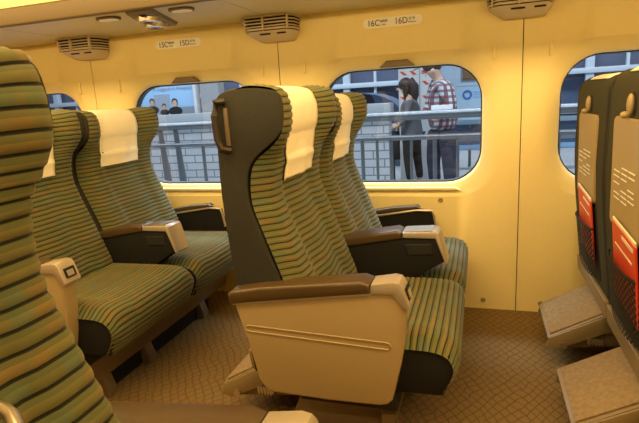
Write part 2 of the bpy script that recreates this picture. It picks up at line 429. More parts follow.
# ================================================================== READING LIGHT PANEL
t = empty('reading_light_panel', (-1.50, 2.08, CZ)); f = shift(t.location)
tag(t, 'bronze reading light panel with two round lamps under the luggage rack', 'reading light')
MB(f).poly_prism([(-1.42, 1.915, CZ-.016), (-1.30, 1.915, CZ-.016), (-1.415, 2.27, CZ-.016), (-1.57, 2.27, CZ-.016)],
                 [(-1.43, 1.910, CZ+.004), (-1.29, 1.910, CZ+.004), (-1.405, 2.28, CZ+.004), (-1.58, 2.28, CZ+.004)], .004).build('panel', BASE, t)
for x, y in ((-1.385, 2.01), (-1.455, 2.16)):
    m = MB(f); n = 20; c = (x, y)
    prof = [(.056, CZ-.014), (.054, CZ-.034), (.040, CZ-.038), (.034, CZ-.024), (.0001, CZ-.022)]
    rg = [[m.v((c[0]+r*math.cos(k*2*PI/n), c[1]+r*math.sin(k*2*PI/n), z)) for k in range(n)] for r, z in prof]
    for A, B in zip(rg, rg[1:]):
        for k in range(n): m.bm.faces.new((A[k], A[(k+1) % n], B[(k+1) % n], B[k]))
    l = m.build('lamp_ring', METAL, t)
    MB(f).ball((c[0], c[1], CZ-.026), .030, .030, .010, 14).build('lens', DARK, l)
for x, y in ((-1.36, 1.935), (-1.50, 2.25)): MB(f).ball((x, y, CZ-.018), .014, .014, .006, 10).build('switch', DARK, t)
for x, l in ((-1.57, 'pale oblong lamp recess under the rack left of the reading light panel'), (-1.20, 'pale oblong lamp recess under the rack right of the reading light panel')):
    t2 = empty('ceiling_recess', (x, 2.02, CZ)); f2 = shift(t2.location); tag(t2, l, 'recessed light', 'oblong recesses beside the reading light panel')
    P = rrect(-.055, .055, -.035, .035, .03, 5)
    MB(f2).poly_prism([(x+a, 1.98+b, CZ+.001) for a, b in P], [(x+a, 1.98+b, CZ-.010) for a, b in P]).build('recess_rim', BASE, t2)
    P = rrect(-.045, .045, -.027, .027, .026, 5)
    MB(f2).poly_prism([(x+a, 1.982+b, CZ-.009) for a, b in P], [(x+a, 1.982+b, CZ-.012) for a, b in P]).build('lens', LABEL, t2)

# ================================================================== SEAT NUMBER LABELS
def seat_sign(xc, n, where):
    z = 1.411; t = empty('seat_number_sign', (xc, WY, z)); f = shift(t.location)
    tag(t, 'pale rounded label reading %sC %sD on the wall above the %s window' % (n, n, where), 'sign')
    P = rrect(xc-.140, xc+.140, z-.022, z+.022, .021, 6)
    MB(f).poly_prism([(a, WY-.0015, b) for a, b in P], [(a, WY+.001, b) for a, b in P]).build('label_plate', LABEL, t)
    for s_, dx in ((n+'C', -.088), (n+'D', .042)):
        text_into(None, s_, .040, t, 'seat_number', INK, (dx, -.0025, -.001), (PI/2, 0, 0), sx=.9)
    for dx in (-.040, .092):
        for s_, dz, sz in (('通路側' if dx < 0 else '窓 側', .006, .0125), ('Aisle' if dx < 0 else 'Window', -.009, .0105)):
            text_into(None, s_, sz, t, 'small_print', INK, (dx, -.0025, dz), (PI/2, 0, 0))
seat_sign(-1.556, '15', 'left'); seat_sign(-.398, '16', 'middle')
seat_sign(-2.70, '14', 'far left')

def at(px, py, Y):
    d = F + R*((px-319.5)/503.4) - U*((py-211.5)/503.4); return Vector((0, 0, 1.08)) + d*(Y/d.y)
# ================================================================== SEATS
O = Vector((-.40, 1.85, 0))
RIB = .0200
def smooth_poly(pts, n=6):      # Catmull-Rom through X-Z points
    out = []; P = [Vector(p) for p in pts]; P = [P[0]*2-P[1]] + P + [P[-1]*2-P[-2]]
    for i in range(1, len(P)-2):
        for k in range(n):
            t = k/n; a, b, c, d = P[i-1:i+3]
            out.append(.5*((2*b)+(c-a)*t+(2*a-5*b+4*c-d)*t*t+(3*b-a-3*c+d)*t**3))
    out.append(P[-2]); return out
def resample(pts, step):
    L = [0]
    for a, b in zip(pts, pts[1:]): L.append(L[-1]+(b-a).length)
    n = int(L[-1]/step); out = []; j = 0
    for i in range(n+1):
        s = L[-1]*i/n
        while j < len(L)-2 and L[j+1] < s: j += 1
        q = (s-L[j])/max(1e-9, L[j+1]-L[j]); out.append((pts[j].lerp(pts[j+1], q), s))
    return out
def sstep(a, b, x):
    t = max(0, min(1, (x-a)/(b-a))); return t*t*(3-2*t)
def ribbed(f, prof, yc, hw, offs, name, parent, ny=30, drop=None):
    """sweep profile (X-Z, smooth) across Y; offs(t, p, s)->(dx,dz)"""
    pts = resample(smooth_poly(prof), rib/8); m = MB(f); uvl = m.bm.loops.layers.uv.new('UVMap'); grid = []
    ts = [-1+2*k/ny for k in range(ny+1)]
    ts = [math.copysign(abs(t)**.85, t) if t else 0 for t in ts]
    info = {}
    for i, (p, s) in enumerate(pts):
        a = pts[max(0, i-1)][0]; b = pts[min(len(pts)-1, i+1)][0]; tg = (b-a).normalized(); nrm = Vector((tg.y, -tg.x))*NSGN
        h = .0055*abs(math.sin(PI*s/rib))**.6*rib/.02
        row = []
        for t in ts:
            dx, dz = offs(t, p, s)
            hh = h*(1-sstep(.965, 1, abs(t)))
            v = m.v((p.x+dx+nrm.x*hh, yc+t*hw, p.y+dz+nrm.y*hh)); info[v] = (t*hw, s/rib); row.append(v)
        grid.append(row)
    for A, B in zip(grid, grid[1:]):
        for k in range(ny):
            fc = m.bm.faces.new((A[k], A[k+1], B[k+1], B[k]))
            for lp in fc.loops: lp[uvl].uv = info[lp.vert]
    o = m.build(name, FABRIC, parent, 70); return o
NSGN = -1

REAR = [(-.66, .26), (-.675, .40), (-.690, .53), (-.703, .654), (-.712, .81), (-.710, .954), (-.709, 1.06)]
SHELLP = REAR + [(-.700, 1.090), (-.672, 1.110), (-.593, 1.116), (-.525, 1.106), (-.503, 1.090), (-.497, 1.047), (-.504, 1.002), (-.535, .968), (-.595, .922), (-.622, .872), (-.623, .795),
                 (-.600, .727), (-.570, .635), (-.542, .556), (-.500, .440), (-.49, .30)]
BACKP = [(-.645, 1.108), (-.625, 1.120), (-.585, 1.125), (-.520, 1.113), (-.503, 1.088), (-.497, 1.047), (-.504, .998), (-.534, .960), (-.583, .920), (-.603, .872), (-.606, .800),
         (-.585, .727), (-.552, .635), (-.525, .556), (-.485, .440), (-.475, .385)]
CUSHP = [(-.52, .395), (-.45, .400), (-.32, .402), (-.20, .404), (-.11, .402), (-.065, .385), (-.050, .345), (-.058, .300), (-.085, .250)]

def back_offs(t, p, s):
    a = abs(t); z = p.y; dx = 0.; dz = 0.
    head = sstep(.90, .99, z)
    # headrest: wings forward at the sides, hollow centre
    dx -= head*.046*(1-sstep(.48, .84, a))
    dz -= head*.010*(1-sstep(.5, 1, a))*sstep(1.05, 1.1, z)
    # lower back: side bolsters
    low = 1-head
    dx += low*(.030*sstep(1, .88, a) - .006 + .016*(sstep(.42, .62, a)*(1-sstep(.80, 1, a))) + .012*(1-sstep(0, .5, a)))
    dx += low*.030*(sstep(.86, .93, z))*(1-sstep(.3, .8, a))*0
    dx -= .005*sstep(.94, 1, a)
    return dx, dz
def cush_offs(t, p, s):
    a = abs(t); return -.012*sstep(.8, 1, a)*sstep(-.2, -.06, p.x), (-.022*sstep(.80, 1, a)**1.5 + .006*sstep(.45, .7, a)*(1-sstep(.8, 1, a)))*sstep(.30, .38, p.y)

def make_pair(mirror=False, rib_=RIB):
    global rib
    rib = rib_
    t = empty('double_seat', O)
    f = (lambda p: Vector((p.x-O.x, -(p.y-O.y), p.z))) if mirror else (lambda p: p-O)
    hw = .2715
    for yc, aisle in ((1.558, True), (2.115, False)):
        y0, y1 = yc-.275, yc+.275
        # back shell (rear slab + two cheeks)
        inner = [(x+.035, z) for x, z in reversed(REAR)]
        slab = REAR + [(-.702, 1.088), (-.692, 1.108), (-.670, 1.120), (-.62, 1.123), (-.60, 1.118), (-.59, 1.08), (-.64, 1.04)] + inner[1:]
        bs = MB(f).side(slab, y0+.02, y1-.02, .004, 1).build('backrest_shell', BACKF, t)
        for a, b in ((y0, y0+.030), (y1-.030, y1)):
            MB(f).side([(p.x-.003*sstep(-.66, -.60, p.x), p.y+.003) for p in smooth_poly([Vector(q) for q in SHELLP], 3)], a, b, .005, 2).build('shell_cheek', SHELL, bs)
        bk = ribbed(f, BACKP, yc+(-.009 if aisle else .009), hw-.008, back_offs, 'backrest', t)
        cs = ribbed(f, CUSHP, yc, .268, cush_offs, 'cushion', t)
        MB(f).side([(-.50, .385), (-.105, .385), (-.072, .370), (-.060, .340), (-.064, .300), (-.090, .245), (-.50, .235)], yc-.264, yc+.264, .008).build('cushion_side', SHELL2, cs)
        # headrest cloth
        m = MB(f); rows = []; pts = resample(smooth_poly([Vector(q) for q in BACKP], 6), .006)
        pts = [q for q in pts if q[1] > .035 and q[0].y > .84 or q[0].y > 1.11]
        for i, (p, s) in enumerate(pts):
            a = pts[max(0, i-1)][0]; b = pts[min(len(pts)-1, i+1)][0]; tg = (b-a).normalized(); n2 = Vector((-tg.y, tg.x))
            q = (i/len(pts))
            row = []
            for k in range(17):
                tt = (-1+2*k/16)*(.51+.02*q)-.06
                dx, dz = back_offs(tt, p, s)
                hang = 0 if p.y > .99 else max(0, (-.545-.030*(.99-p.y)/.15) - (p.x+dx+n2.x*.012))
                rp = .0025*math.sin(k*1.1+i*.05)*q
                row.append(m.v((p.x+dx+n2.x*.012+hang+rp, yc+tt*hw, p.y+dz+n2.y*.012)))
            rows.append(row)
        for A, B in zip(rows, rows[1:]):
            for k in range(16): m.bm.faces.new((A[k], A[k+1], B[k+1], B[k]))
        cl = m.build('headrest_cover', CLOTH, bk, 80)
        md = cl.modifiers.new('thick', 'SOLIDIFY'); md.thickness = .003; md.offset = 0
        # back panel, hook, pocket
        def rx(z):
            for (x0, z0), (x1, z1) in zip(REAR, REAR[1:]):
                if z0 <= z <= z1: return x0+(x1-x0)*(z-z0)/(z1-z0)
            return REAR[-1][0]
        def back_plate(ya, yb, za, zb, r, out, thick, name, mt, par, bev=.003):
            P = rrect(ya, yb, za, zb, r, 5)
            return MB(f).poly_prism([(rx(z)-out, y, z) for y, z in P], [(rx(z)-out+thick, y, z) for y, z in P], bev, 1).build(name, mt, par)
        bp = back_plate(yc-.155, yc+.155, .660, .985, .022, .010, .02, 'back_panel', BEIGE, bs)
        for r_, zz in enumerate((.845, .830, .815, .795, .780, .765, .750)):
            for a, b in ((-.11, -.05), (-.04, .02), (.035, .10)):
                if (r_+int(a*100)) % 4 == 3: continue
                back_plate(yc+a, yc+b, zz, zz+.0035, .001, .0112, .001, 'printed_line', LABEL, bp, 0)
        back_plate(yc-.165, yc+.165, .36, .652, .02, .003, .01, 'pocket_recess', DARK, bs)
        back_plate(yc-.030, yc+.030, .990, 1.055, .025, .002, .008, 'hook_recess', DARK, bs, 0)
        m = MB(f); m.ball((rx(1.02)-.008, yc, 1.022), .010, .013, .030, 12); m.ball((rx(.995)-.020, yc, .995), .012, .010, .010, 10)
        m.build('coat_hook', BEIGE, bs)
        P = rrect(yc-.150, yc+.150, .375, .565, .02, 5)
        m = MB(f); gr = [[m.v((rx(.375+.019*j)-.034+.02*abs(k/8)**3, yc+.15*k/8, .375+.019*j)) for k in range(-8, 9)] for j in range(11)]
        for A, B in zip(gr, gr[1:]):
            for k in range(16): m.bm.faces.new((A[k], A[k+1], B[k+1], B[k]))
        m.build('pocket_net', NET, bs)
        m = MB(f); m.tube([(rx(.565)-.034+.02*abs(k/8)**3, yc+.15*k/8, .567) for k in range(-8, 9)], .004, 6); m.build('pocket_hem', DARK, bs)
        back_plate(yc-.27, yc+.27, .265, .335, .01, .012, .02, 'lower_trim', FOOTM, bs)
        # foot rest behind this seat
        yl, yr = yc-.165, yc+.155
        g = lambda p: f(Vector((p.x+.028, p.y, p.z+.025)))
        fo = MB(g).side([(-.865, .095), (-.650, .215), (-.655, .228), (-.870, .108)], yl, yr, .003).build('footrest', FOOTM, t)
        MB(g).side([(-.858, .114), (-.662, .223), (-.666, .230), (-.862, .121)], yl+.012, yr-.012, .003).build('footrest_pad', FPAD, fo)
        for y in (yl, yr-.012):
            MB(g).side([(-.875, .070), (-.865, .108), (-.650, .225), (-.635, .210), (-.66, .150), (-.84, .060)], y-.006, y+.010, .003).build('side_plate', FOOTM, fo)
            MB(g).side([(-.83, .060), (-.80, .105), (-.60, .140), (-.52, .16), (-.52, .11), (-.60, .090)], y+.012, y+.022, .003).build('arm', BASE, fo)
            m = MB(g); n = 12; m.tube([(-.815, y-.012, .082), (-.815, y+.026, .082)], .013, n); m.build('pivot', METAL, fo)
        m = MB(g); m.box(-.735, -.675, yl-.014, yl-.002, .098, .118, .003)
        for k in range(5): m.box(-.730+k*.011, -.725+k*.011, yl-.018, yl-.010, .096, .120)
        m.build('pedal', METAL, fo)
        for k in range(3): MB(g).box(-.56+k*.03, -.55+k*.03, yl+.04, yr-.04, .19+k*.012, .20+k*.012).build('slat', BASE, fo)
    # grab handle on the aisle side of the back
    m = MB(f); m.tube([(-.672, 1.282, 1.088), (-.690, 1.268, 1.086), (-.696, 1.264, 1.050), (-.694, 1.264, .985), (-.686, 1.266, .958), (-.668, 1.282, .952)], .011, 8)
    m.build('grab_handle', DARKPAD, t)
    MB(f).box(-.676, -.664, 1.276, 1.286, .965, 1.070, .003).build('handle_recess', BASE, t)
    # aisle armrest
    PA = [(-.692, .520), (-.655, .530), (-.272, .582), (-.222, .590), (-.196, .580), (-.176, .530), (-.184, .497), (-.186, .431), (-.202, .340), (-.224, .245), (-.238, .230), (-.262, .224), (-.409, .220), (-.590, .223), (-.612, .236), (-.628, .262), (-.651, .370)]
    ar = MB(f).side(PA, 1.245, 1.300, .007, 3).build('aisle_armrest', BEIGE, t)
    m = MB(f); P = [(-.236, .4010), (-.228, .4040), (-.225, .4105), (-.228, .4175), (-.236, .4205), (-.645, .4370), (-.653, .4345), (-.656, .4285), (-.653, .4225), (-.645, .4190)]
    m.tube([(x, 1.2445, z) for x, z in P], .0022, 5, True); m.build('raised_groove', BEIGE, ar)
    MB(f).side([(-.702, .514), (-.698, .500), (-.640, .510), (-.275, .562), (-.275, .588), (-.30, .596), (-.60, .562), (-.690, .545), (-.705, .534)], 1.236, 1.318, .011, 3).build('armrest_pad', PAD, ar)
    MB(f).side([(-.692, .500), (-.275, .556), (-.275, .562), (-.692, .506)], 1.241, 1.262, .001, 1).build('pad_seam', BEIGE2, ar)
    cap = MB(f).side([(-.272, .560), (-.272, .588), (-.215, .598), (-.198, .595), (-.190, .586), (-.170, .530), (-.176, .518), (-.192, .530), (-.215, .562)], 1.240, 1.314, .003, 2).build('end_cap', BEIGE2, ar, 25)
    MB(f).side([(-.180, .578), (-.171, .545), (-.175, .543), (-.184, .576)], 1.255, 1.300, .001, 1).build('lever_recess', DARK, ar)
    MB(f).side([(-.176, .570), (-.170, .550), (-.174, .549), (-.180, .568)], 1.262, 1.290, .001, 1).build('lever', BEIGE2, ar)
    # centre armrest
    ca = MB(f).side([(-.530, .520), (-.275, .560), (-.150, .566), (-.135, .545), (-.120, .470), (-.235, .398), (-.262, .350), (-.50, .33)], 1.795, 1.885, .010, 2).build('centre_armrest', SHELL2, t)
    MB(f).side([(-.545, .512), (-.500, .515), (-.272, .556), (-.272, .578), (-.290, .586), (-.400, .570), (-.540, .538)], 1.788, 1.892, .009, 3).build('armrest_pad', PAD, ca)
    MB(f).side([(-.268, .560), (-.268, .580), (-.150, .586), (-.136, .580), (-.106, .470), (-.114, .462), (-.150, .560)], 1.789, 1.891, .005, 2).build('end_cap', BEIGE2, ca, 25)
    MB(f).side([(-.262, .582), (-.160, .588), (-.160, .5895), (-.262, .5835)], 1.80, 1.88, .001, 1).build('tray_lid', METAL, ca)
    MB(f).side([(-.26, .535), (-.165, .540), (-.160, .500), (-.25, .495)], 1.791, 1.797, .002, 1).build('side_pocket', DARK, ca)
    # window armrest
    wa = MB(f).side([(-.57, .495), (-.29, .535), (-.215, .522), (-.198, .440), (-.205, .34), (-.25, .25), (-.57, .25)], 2.395, 2.420, .005, 2).build('window_armrest', SHELL2, t)
    MB(f).side([(-.585, .492), (-.290, .530), (-.270, .538), (-.285, .550), (-.400, .540), (-.585, .508)], 2.385, 2.435, .007, 3).build('armrest_pad', PAD, wa)
    m = MB(f); m.tube([(-.55, 2.390, .488), (-.285, 2.390, .528), (-.214, 2.390, .526), (-.204, 2.390, .500), (-.192, 2.390, .425)], .006, 6); m.build('armrest_frame', BEIGE2, wa)
    # base
    base = MB(f).box(-.275, -.225, 1.33, 2.41, .135, .215, .006).build('base_frame', BASE, t)
    MB(f).box(-.52, -.22, 1.30, 2.41, .175, .235, .004).build('seat_pan', DARK, base)
    MB(f).side([(-.275, .16), (-.225, .16), (-.24, .08), (-.275, .08)], 1.33, 2.41, .004).build('lower_rail', BASE, base)
    MB(f).box(-.56, -.26, 1.45, 2.25, .0, .18, .012).build('pedestal', SHELL2, t)
    for y in (1.40, 1.66, 2.12):
        MB(f).side([(-.60, 0), (-.22, 0), (-.22, .03), (-.26, .14), (-.55, .14), (-.60, .03)], y, y+.05, .004).build('leg', BASE, t)
    return t
def set_back(root, aisle=(0, 1), window=(0, 1)):
    # recline (degrees) and height of the two backrests of a pair, about the hinge behind the cushion
    for c in root.children:
        n = c.name.split('.')[0]
        if n not in ('backrest', 'backrest_shell', 'grab_handle', 'handle_recess'): continue
        yy = sum((v.co.y for v in c.data.vertices))/len(c.data.vertices)
        if root is pn: yy = -yy
        a, k = aisle if yy < 0 else window
        h = Vector((-.10, 0, .40))
        c.matrix_basis = Matrix.Translation(h) @ Matrix.Rotation(math.radians(-a), 4, 'Y') @ Matrix.Diagonal((1, 1, k, 1)) @ Matrix.Translation(-h)
p16 = make_pair(); p16.location = O
tag(p16, 'centre pair of striped seats, its broad beige armrest panel facing the aisle', 'train seat', 'double seats beside the windows')
p15 = copy_tree(p16); p15.location = O + Vector((-1.132, 0, 0))
tag(p15, 'pair of striped green seats under the left window, behind the centre pair', 'train seat', 'double seats beside the windows')
p17 = copy_tree(p16); p17.location = O + Vector((1.100, 0, 0))
tag(p17, 'pair of seats at the right edge, seen from behind with beige back panels', 'train seat', 'double seats beside the windows')
pn = make_pair(True, .0300); pn.location = (O.x-.050, .055, 0)
tag(pn, 'large near pair of striped green seats cut by the left edge, across the aisle', 'train seat', 'double seats beside the windows')

set_back(p16, (.3, 1), (1.2, .965)); set_back(p17, (0, .99), (0, .97)); set_back(p15, (2.5, .965), (2.8, .955))
for c in pn.children: pass
set_back(pn, (5.6, 1.085), (5.6, 1.085))

q = [at(-22, 408, .30), at(-8, 407, .30), at(4, 410, .30), at(12, 417, .29), at(17, 430, .28)]
z0 = .405
um = empty('umbrella', (q[-1].x+.01, .27, z0)); tag(um, 'chrome crook handle of an umbrella standing on the near seat at the bottom left', 'umbrella')
f = shift(um.location); m = MB(f); m.tube(q, .007, 10); m.build('crook_handle', METAL, um)
m = MB(f); m.tube([q[-1], (q[-1].x+.01, .27, z0+.20), (q[-1].x+.01, .27, z0+.02)], [.008, .016, .020], 10); m.build('folded_canopy', BLACKC, um)

# ---- magazines in the pockets of the right-hand pair
def magazine(y, dx, tilt, label):
    x = -.696+1.100+dx
    t = empty('magazine', (x, y, .44)); tag(t, label, 'magazine', 'red magazines in the seat nets'); t.rotation_euler = (math.radians(tilt), math.radians(-6.4), 0)
    m = MB(); m.box(-.003, .003, -.120, .120, 0, .235, .0015, 1); m.build('cover', RED, t)
    MB().box(-.0045, -.0028, -.100, .010, .212, .222).build('title_band', PAPER, t)
    MB().box(-.0045, -.0028, -.085, .085, .172, .177).build('printed_line', PAPER, t)
    MB().side([(-.002, .233), (.002, .233), (.002, .246), (-.002, .243)], -.115, .117).build('pages', PAPER, t)
magazine(2.095, .002, 4, 'red magazine in the net of the window-side seat back at the right')
magazine(1.535, .002, 4, 'red magazine in the aisle-side seat back net, cut by the right edge')

# ================================================================== OUTSIDE
PZ = -.30
struct(MB().box(-14, 8, 3.2, 12.2, PZ-.1, PZ).build('floor_platform', CONC))
# railing
rail = empty('steel_railing', (-1, 5, PZ)); f = shift(rail.location)
tag(rail, 'stainless steel railing with two horizontal rails and upright bars on the platform', 'railing')
m = MB(f); m.tube([(-12, 5, .866), (6, 5, .866)], .043, 12); m.build('top_rail', STEEL, rail)
m = MB(f); m.tube([(-12, 5, .655), (6, 5, .655)], .027, 10); m.build('middle_rail', STEEL, rail)
xs = [-1.28, -1.13, -.98, -.84, -.64, -.415, -.20, .02] + [.24+.22*k for k in range(12)] + [-1.5-.22*k for k in range(6)] + [-4.05, -3.85, -3.1, -2.95, -4.3, -4.55]
for k, x in enumerate(xs):
    if -3.36 < x < -2.99: continue
    m = MB(f); m.tube([(x, 5, PZ), (x, 5, .65)], .020 if k % 2 else .015, 8); m.build('upright', STEEL, rail)
for x in (-3.47, -3.27):  # solid bands standing in for two curved reflections in the left window
    m = MB(f); m.poly_prism([(x-.03, 4.985, PZ), (x+.05, 4.985, PZ), (x+.055, 4.985, .3), (x+.01, 4.985, .86), (x-.03, 4.985, .86), (x-.02, 4.985, .3)],
                            [(x-.03, 5.015, PZ), (x+.05, 5.015, PZ), (x+.055, 5.015, .3), (x+.01, 5.015, .86), (x-.03, 5.015, .86), (x-.02, 5.015, .3)]); m.build('reflection_band', STEEL, rail)
# tiled parapet
wl = empty('tiled_parapet', (-6, 6.6, PZ)); f = shift(wl.location)
tag(wl, 'low pale tiled wall with grey coping behind the steel railing', 'wall')
MB(f).box(-13, -1.13, 6.6, 6.8, PZ, .80).build('tiled_face', TILE, wl)
MB(f).box(-13, -1.10, 6.55, 6.85, .80, .97, .01).build('coping', CONC, wl)

# station building behind
bd = empty('station_building', (-3, 12, PZ)); f = shift(bd.location)
tag(bd, 'station building with blue tinted glass bays between pale grey beams', 'building')
MB(f).box(-16, 10, 12.3, 12.5, PZ, 5.5).build('glass_wall', BLUEW, bd)
for z in (1.27, 2.3, .45): MB(f).box(-16, 10, 12.05, 12.25, z, z+.11, .01).build('horizontal_beam', BEAM, bd)
for x in [-15.4+1.75*k for k in range(14)]:
    MB(f).box(x, x+.16, 12.08, 12.24, PZ, 5.5, .01).build('column', BEAM, bd)
    MB(f).box(x+.75, x+.80, 12.1, 12.2, PZ, 5.5).build('mullion', BEAM, bd)
def strip(px0, py0, px1, py1, Y, h, mt, name, label, grp=None):
    a, b = at(px0, py0, Y), at(px1, py1, Y); z = (a.z+b.z)/2
    o = MB(shift((a.x, Y, z))).box(a.x, b.x, Y, Y+.04, z-h/2, z+h/2, .005).build(name, mt); o.location = (a.x, Y, z)
    tag(o, label, 'lamp', grp)
strip(348, 78.5, 366, 77.5, 12.31, .035, LAMP, 'tube_light', 'thin white tube light seen in the upper left of the middle window')
strip(355, 73, 363, 71.5, 12.31, .06, LAMPO, 'sign_light', 'larger, bright yellow sign light at the top left of the middle window')
strip(349, 74.5, 353, 73.5, 12.31, .035, LAMPO, 'sign_light', 'small orange sign light at the top left of the middle window')
strip(352, 99, 355, 98.5, 12.31, .04, LAMPG, 'sign_light', 'small green sign light low in the middle window above the headrest')
strip(590, 66, 614, 65, 12.31, .045, LAMP, 'tube_light', 'white tube light seen at the top of the right window')
strip(565, 82, 572, 81.5, 12.31, .06, LAMP, 'tube_light', 'short white tube light at the left edge of the right window')
strip(67, 100, 73, 99.5, 12.31, .07, LAMP, 'tube_light', 'white light seen in the far left window')
# sloping blue car-like roofline: a parked escalator hood behind the railing
hd = empty('blue_canopy', (-2.6, 10.2, PZ)); f = shift(hd.location)
tag(hd, 'rounded blue canopy roof low behind the parapet in the middle window', 'canopy')
m = MB(f); P = []
for k in range(13):
    a = PI*k/12; P.append((-2.4+.95*math.cos(a), .72+.42*math.sin(a)))
P += [(-3.65, PZ), (-1.35, PZ)]
m.side(P, 9.8, 10.8); m.build('canopy_shell', mat('canopy_blue', (.08, .11, .18), .3), hd)
m = MB(f); m.side([(-3.1, .86), (-1.9, .86), (-2.0, 1.08), (-2.5, 1.16), (-3.0, 1.08)], 9.785, 9.80); m.build('canopy_window', DARK, hd)

# striped pillar
pl = empty('taped_pillar', (-1.04, 8.1, PZ)); f = shift(pl.location)
tag(pl, 'white pillar banded with red and white diagonal tape behind the woman', 'pillar')
MB(f).box(-1.22, -.62, 8.1, 8.5, PZ, 3.2, .01).build('pillar_shaft', WHITE, pl)
MB(f).box(-.90, -.885, 8.095, 8.1, PZ, 3.2).build('corner_line', CONC, pl)
for z in (.97, 1.19, 1.35, 1.62):
    for x in ((-1.20, -1.05) if z not in (1.19,) else ()) + ((-.86, -.73) if z != 1.62 else ()):
        MB(f).poly_prism([(x, 8.097, z+.06), (x+.05, 8.097, z+.06), (x+.12, 8.097, z), (x+.06, 8.097, z)],
                         [(x, 8.10, z+.06), (x+.05, 8.10, z+.06), (x+.12, 8.10, z), (x+.06, 8.10, z)]).build('tape_stripe', TAPE, pl)
# poster boards on the right
pb = empty('poster_board', (-.1, 8.6, PZ)); f = shift(pb.location)
tag(pb, 'tall pale blue poster board with a round emblem, right of the man', 'poster')
MB(f).box(-.62, .45, 8.6, 8.7, PZ+.9, 2.4, .005).build('board', SKYP, pb)
MB(f).box(-.40, -.385, 8.585, 8.6, PZ+.9, 2.4).build('board_frame', WHITE, pb)
MB(f).box(-.30, .12, 8.585, 8.6, 1.20, 1.47).build('picture_frame', GREYP, pb)
MB(f).box(-.27, .05, 8.575, 8.586, 1.225, 1.445).build('picture', BROWN, pb)
MB(f).box(-.36, .45, 8.585, 8.6, 1.14, 1.16).build('divider', WHITE, pb)
m = MB(f); m.tube([(-.20+.06*math.cos(k*PI/8), 8.59, 1.00+.06*math.sin(k*PI/8)) for k in range(16)], .016, 6, True); m.build('emblem', mat('emblem_blue', (.05, .22, .60), .5), pb)
for z, l in ((1.03, .16), (.99, .12), (.95, .15)): MB(f).box(-.10, -.10+l, 8.588, 8.6, z, z+.018).build('printed_line', SKYB, pb)
# shelf of cars/blue counter below
ct = empty('blue_barrier', (-.1, 9.5, PZ)); f = shift(ct.location)
tag(ct, 'low blue and grey slatted barrier on the platform right of the man', 'barrier')
for k in range(5): MB(f).box(-.9, 1.8, 9.5, 9.56, .02+k*.15, .10+k*.15, .01).build('slat', [SKYB, GREYP, BLUEW, BEAM, BLUEW][k], ct)
for x in (-.8, -.2, .4, 1.0, 1.6): MB(f).box(x, x+.05, 9.56, 9.6, PZ, .75).build('post', STEEL, ct)
# left poster
lp = empty('advert_board', (-4.5, 7.2, .95)); f = shift(lp.location)
tag(lp, 'sky blue advert board with three dark-haired people, seen in the left window', 'poster')
a = at(146, 112, 7.2); b = at(192, 80, 7.2); x0, x1 = a.x-.25, b.x+.02; z0 = .90; z1 = at(170, 74, 7.2).z+.12
MB(f).box(x0, x1, 7.2, 7.25, z0, z1, .004).build('advert_panel', SKYB, lp)
MB(f).box(x1, x1+.05, 7.15, 7.27, PZ, z1+.3).build('board_post', WHITE, lp)
MB(f).box(x1+.10, x1+.42, 7.2, 7.4, PZ, 3).build('side_column', CONC, lp)
def onp(px, py): q = at(px, py, 7.195); return q.x, q.z
bx0, bz0 = onp(155, 105); bx1, bz1 = onp(169, 94)
MB(f).box(bx0, bx1, 7.190, 7.2, .95, bz1).build('printed_tower', mat('printed_tower', (.30, .38, .46), .5), lp)
MB(f).box(x0, x1, 7.192, 7.2, z0, 1.075).build('printed_ground', GREYP, lp)
for px, s_ in ((152.5, 1.0), (164.5, .75), (175, 1.1)):
    cx, cz = onp(px, 103 if s_ > .9 else 107); r = .040*s_
    def disc(cx, cz, rx, rz, y, n=16): 
        m = MB(f); m.poly_prism([(cx+rx*math.cos(k*2*PI/n), y, cz+rz*math.sin(k*2*PI/n)) for k in range(n)], [(cx+rx*math.cos(k*2*PI/n), y+.002, cz+rz*math.sin(k*2*PI/n)) for k in range(n)]); return m
    disc(cx, cz-.115*s_, .115*s_, .065*s_, 7.187).build('printed_suit', BLACKC, lp)
    disc(cx, cz+.02, r*1.25, r*1.25, 7.185).build('printed_hair', HAIR, lp)
    disc(cx, cz-.005, r*.95, r*1.2, 7.183).build('printed_face', SKIN, lp)
q = onp(172, 88.5)
text_into(None, "A Legend in Hospital", .085, lp, 'advert_text', GREYP, (q[0]-lp.location.x, 7.19-7.2, q[1]-lp.location.z), (PI/2, 0, 0))

# ================================================================== PEOPLE
def skin_body(name, pts, edges, m, parent, sub=2, root=0):
    me = bpy.data.meshes.new(name); me.from_pydata([p[:3] for p in pts], edges, [])
    o = bpy.data.objects.new(name, me); C.objects.link(o); o.parent = parent
    md = o.modifiers.new('skin', 'SKIN'); md.use_smooth_shade = True
    for i, p in enumerate(pts):
        sv = me.skin_vertices[0].data[i]; r = p[3]; sv.radius = (r, p[4] if len(p) > 4 else r); sv.use_root = (i == root)
    s_ = o.modifiers.new('sub', 'SUBSURF'); s_.levels = sub; s_.render_levels = sub
    me.materials.append(m); return o
def hand(parent, p, d, side, m):
    """p wrist, d direction; five short bent fingers"""
    p = Vector(p); d = Vector(d).normalized(); s_ = Vector(side).normalized(); n = d.cross(s_)
    mb = MB(); mb.tube([p, p+d*.03, p+d*.075], [.024, .034, .030], 10)
    for k, L in enumerate((.055, .066, .062, .048)):
        a = p+d*.070+s_*(.024-.016*k)
        mb.tube([a, a+d*L*.5+n*.006, a+d*L*.85+n*.022], [.009, .0085, .006], 6)
    a = p+d*.03+s_*.028; mb.tube([a, a+s_*.022+d*.02, a+s_*.026+d*.045+n*.012], [.011, .010, .007], 6)
    return mb.build('hand', m, parent, 80)

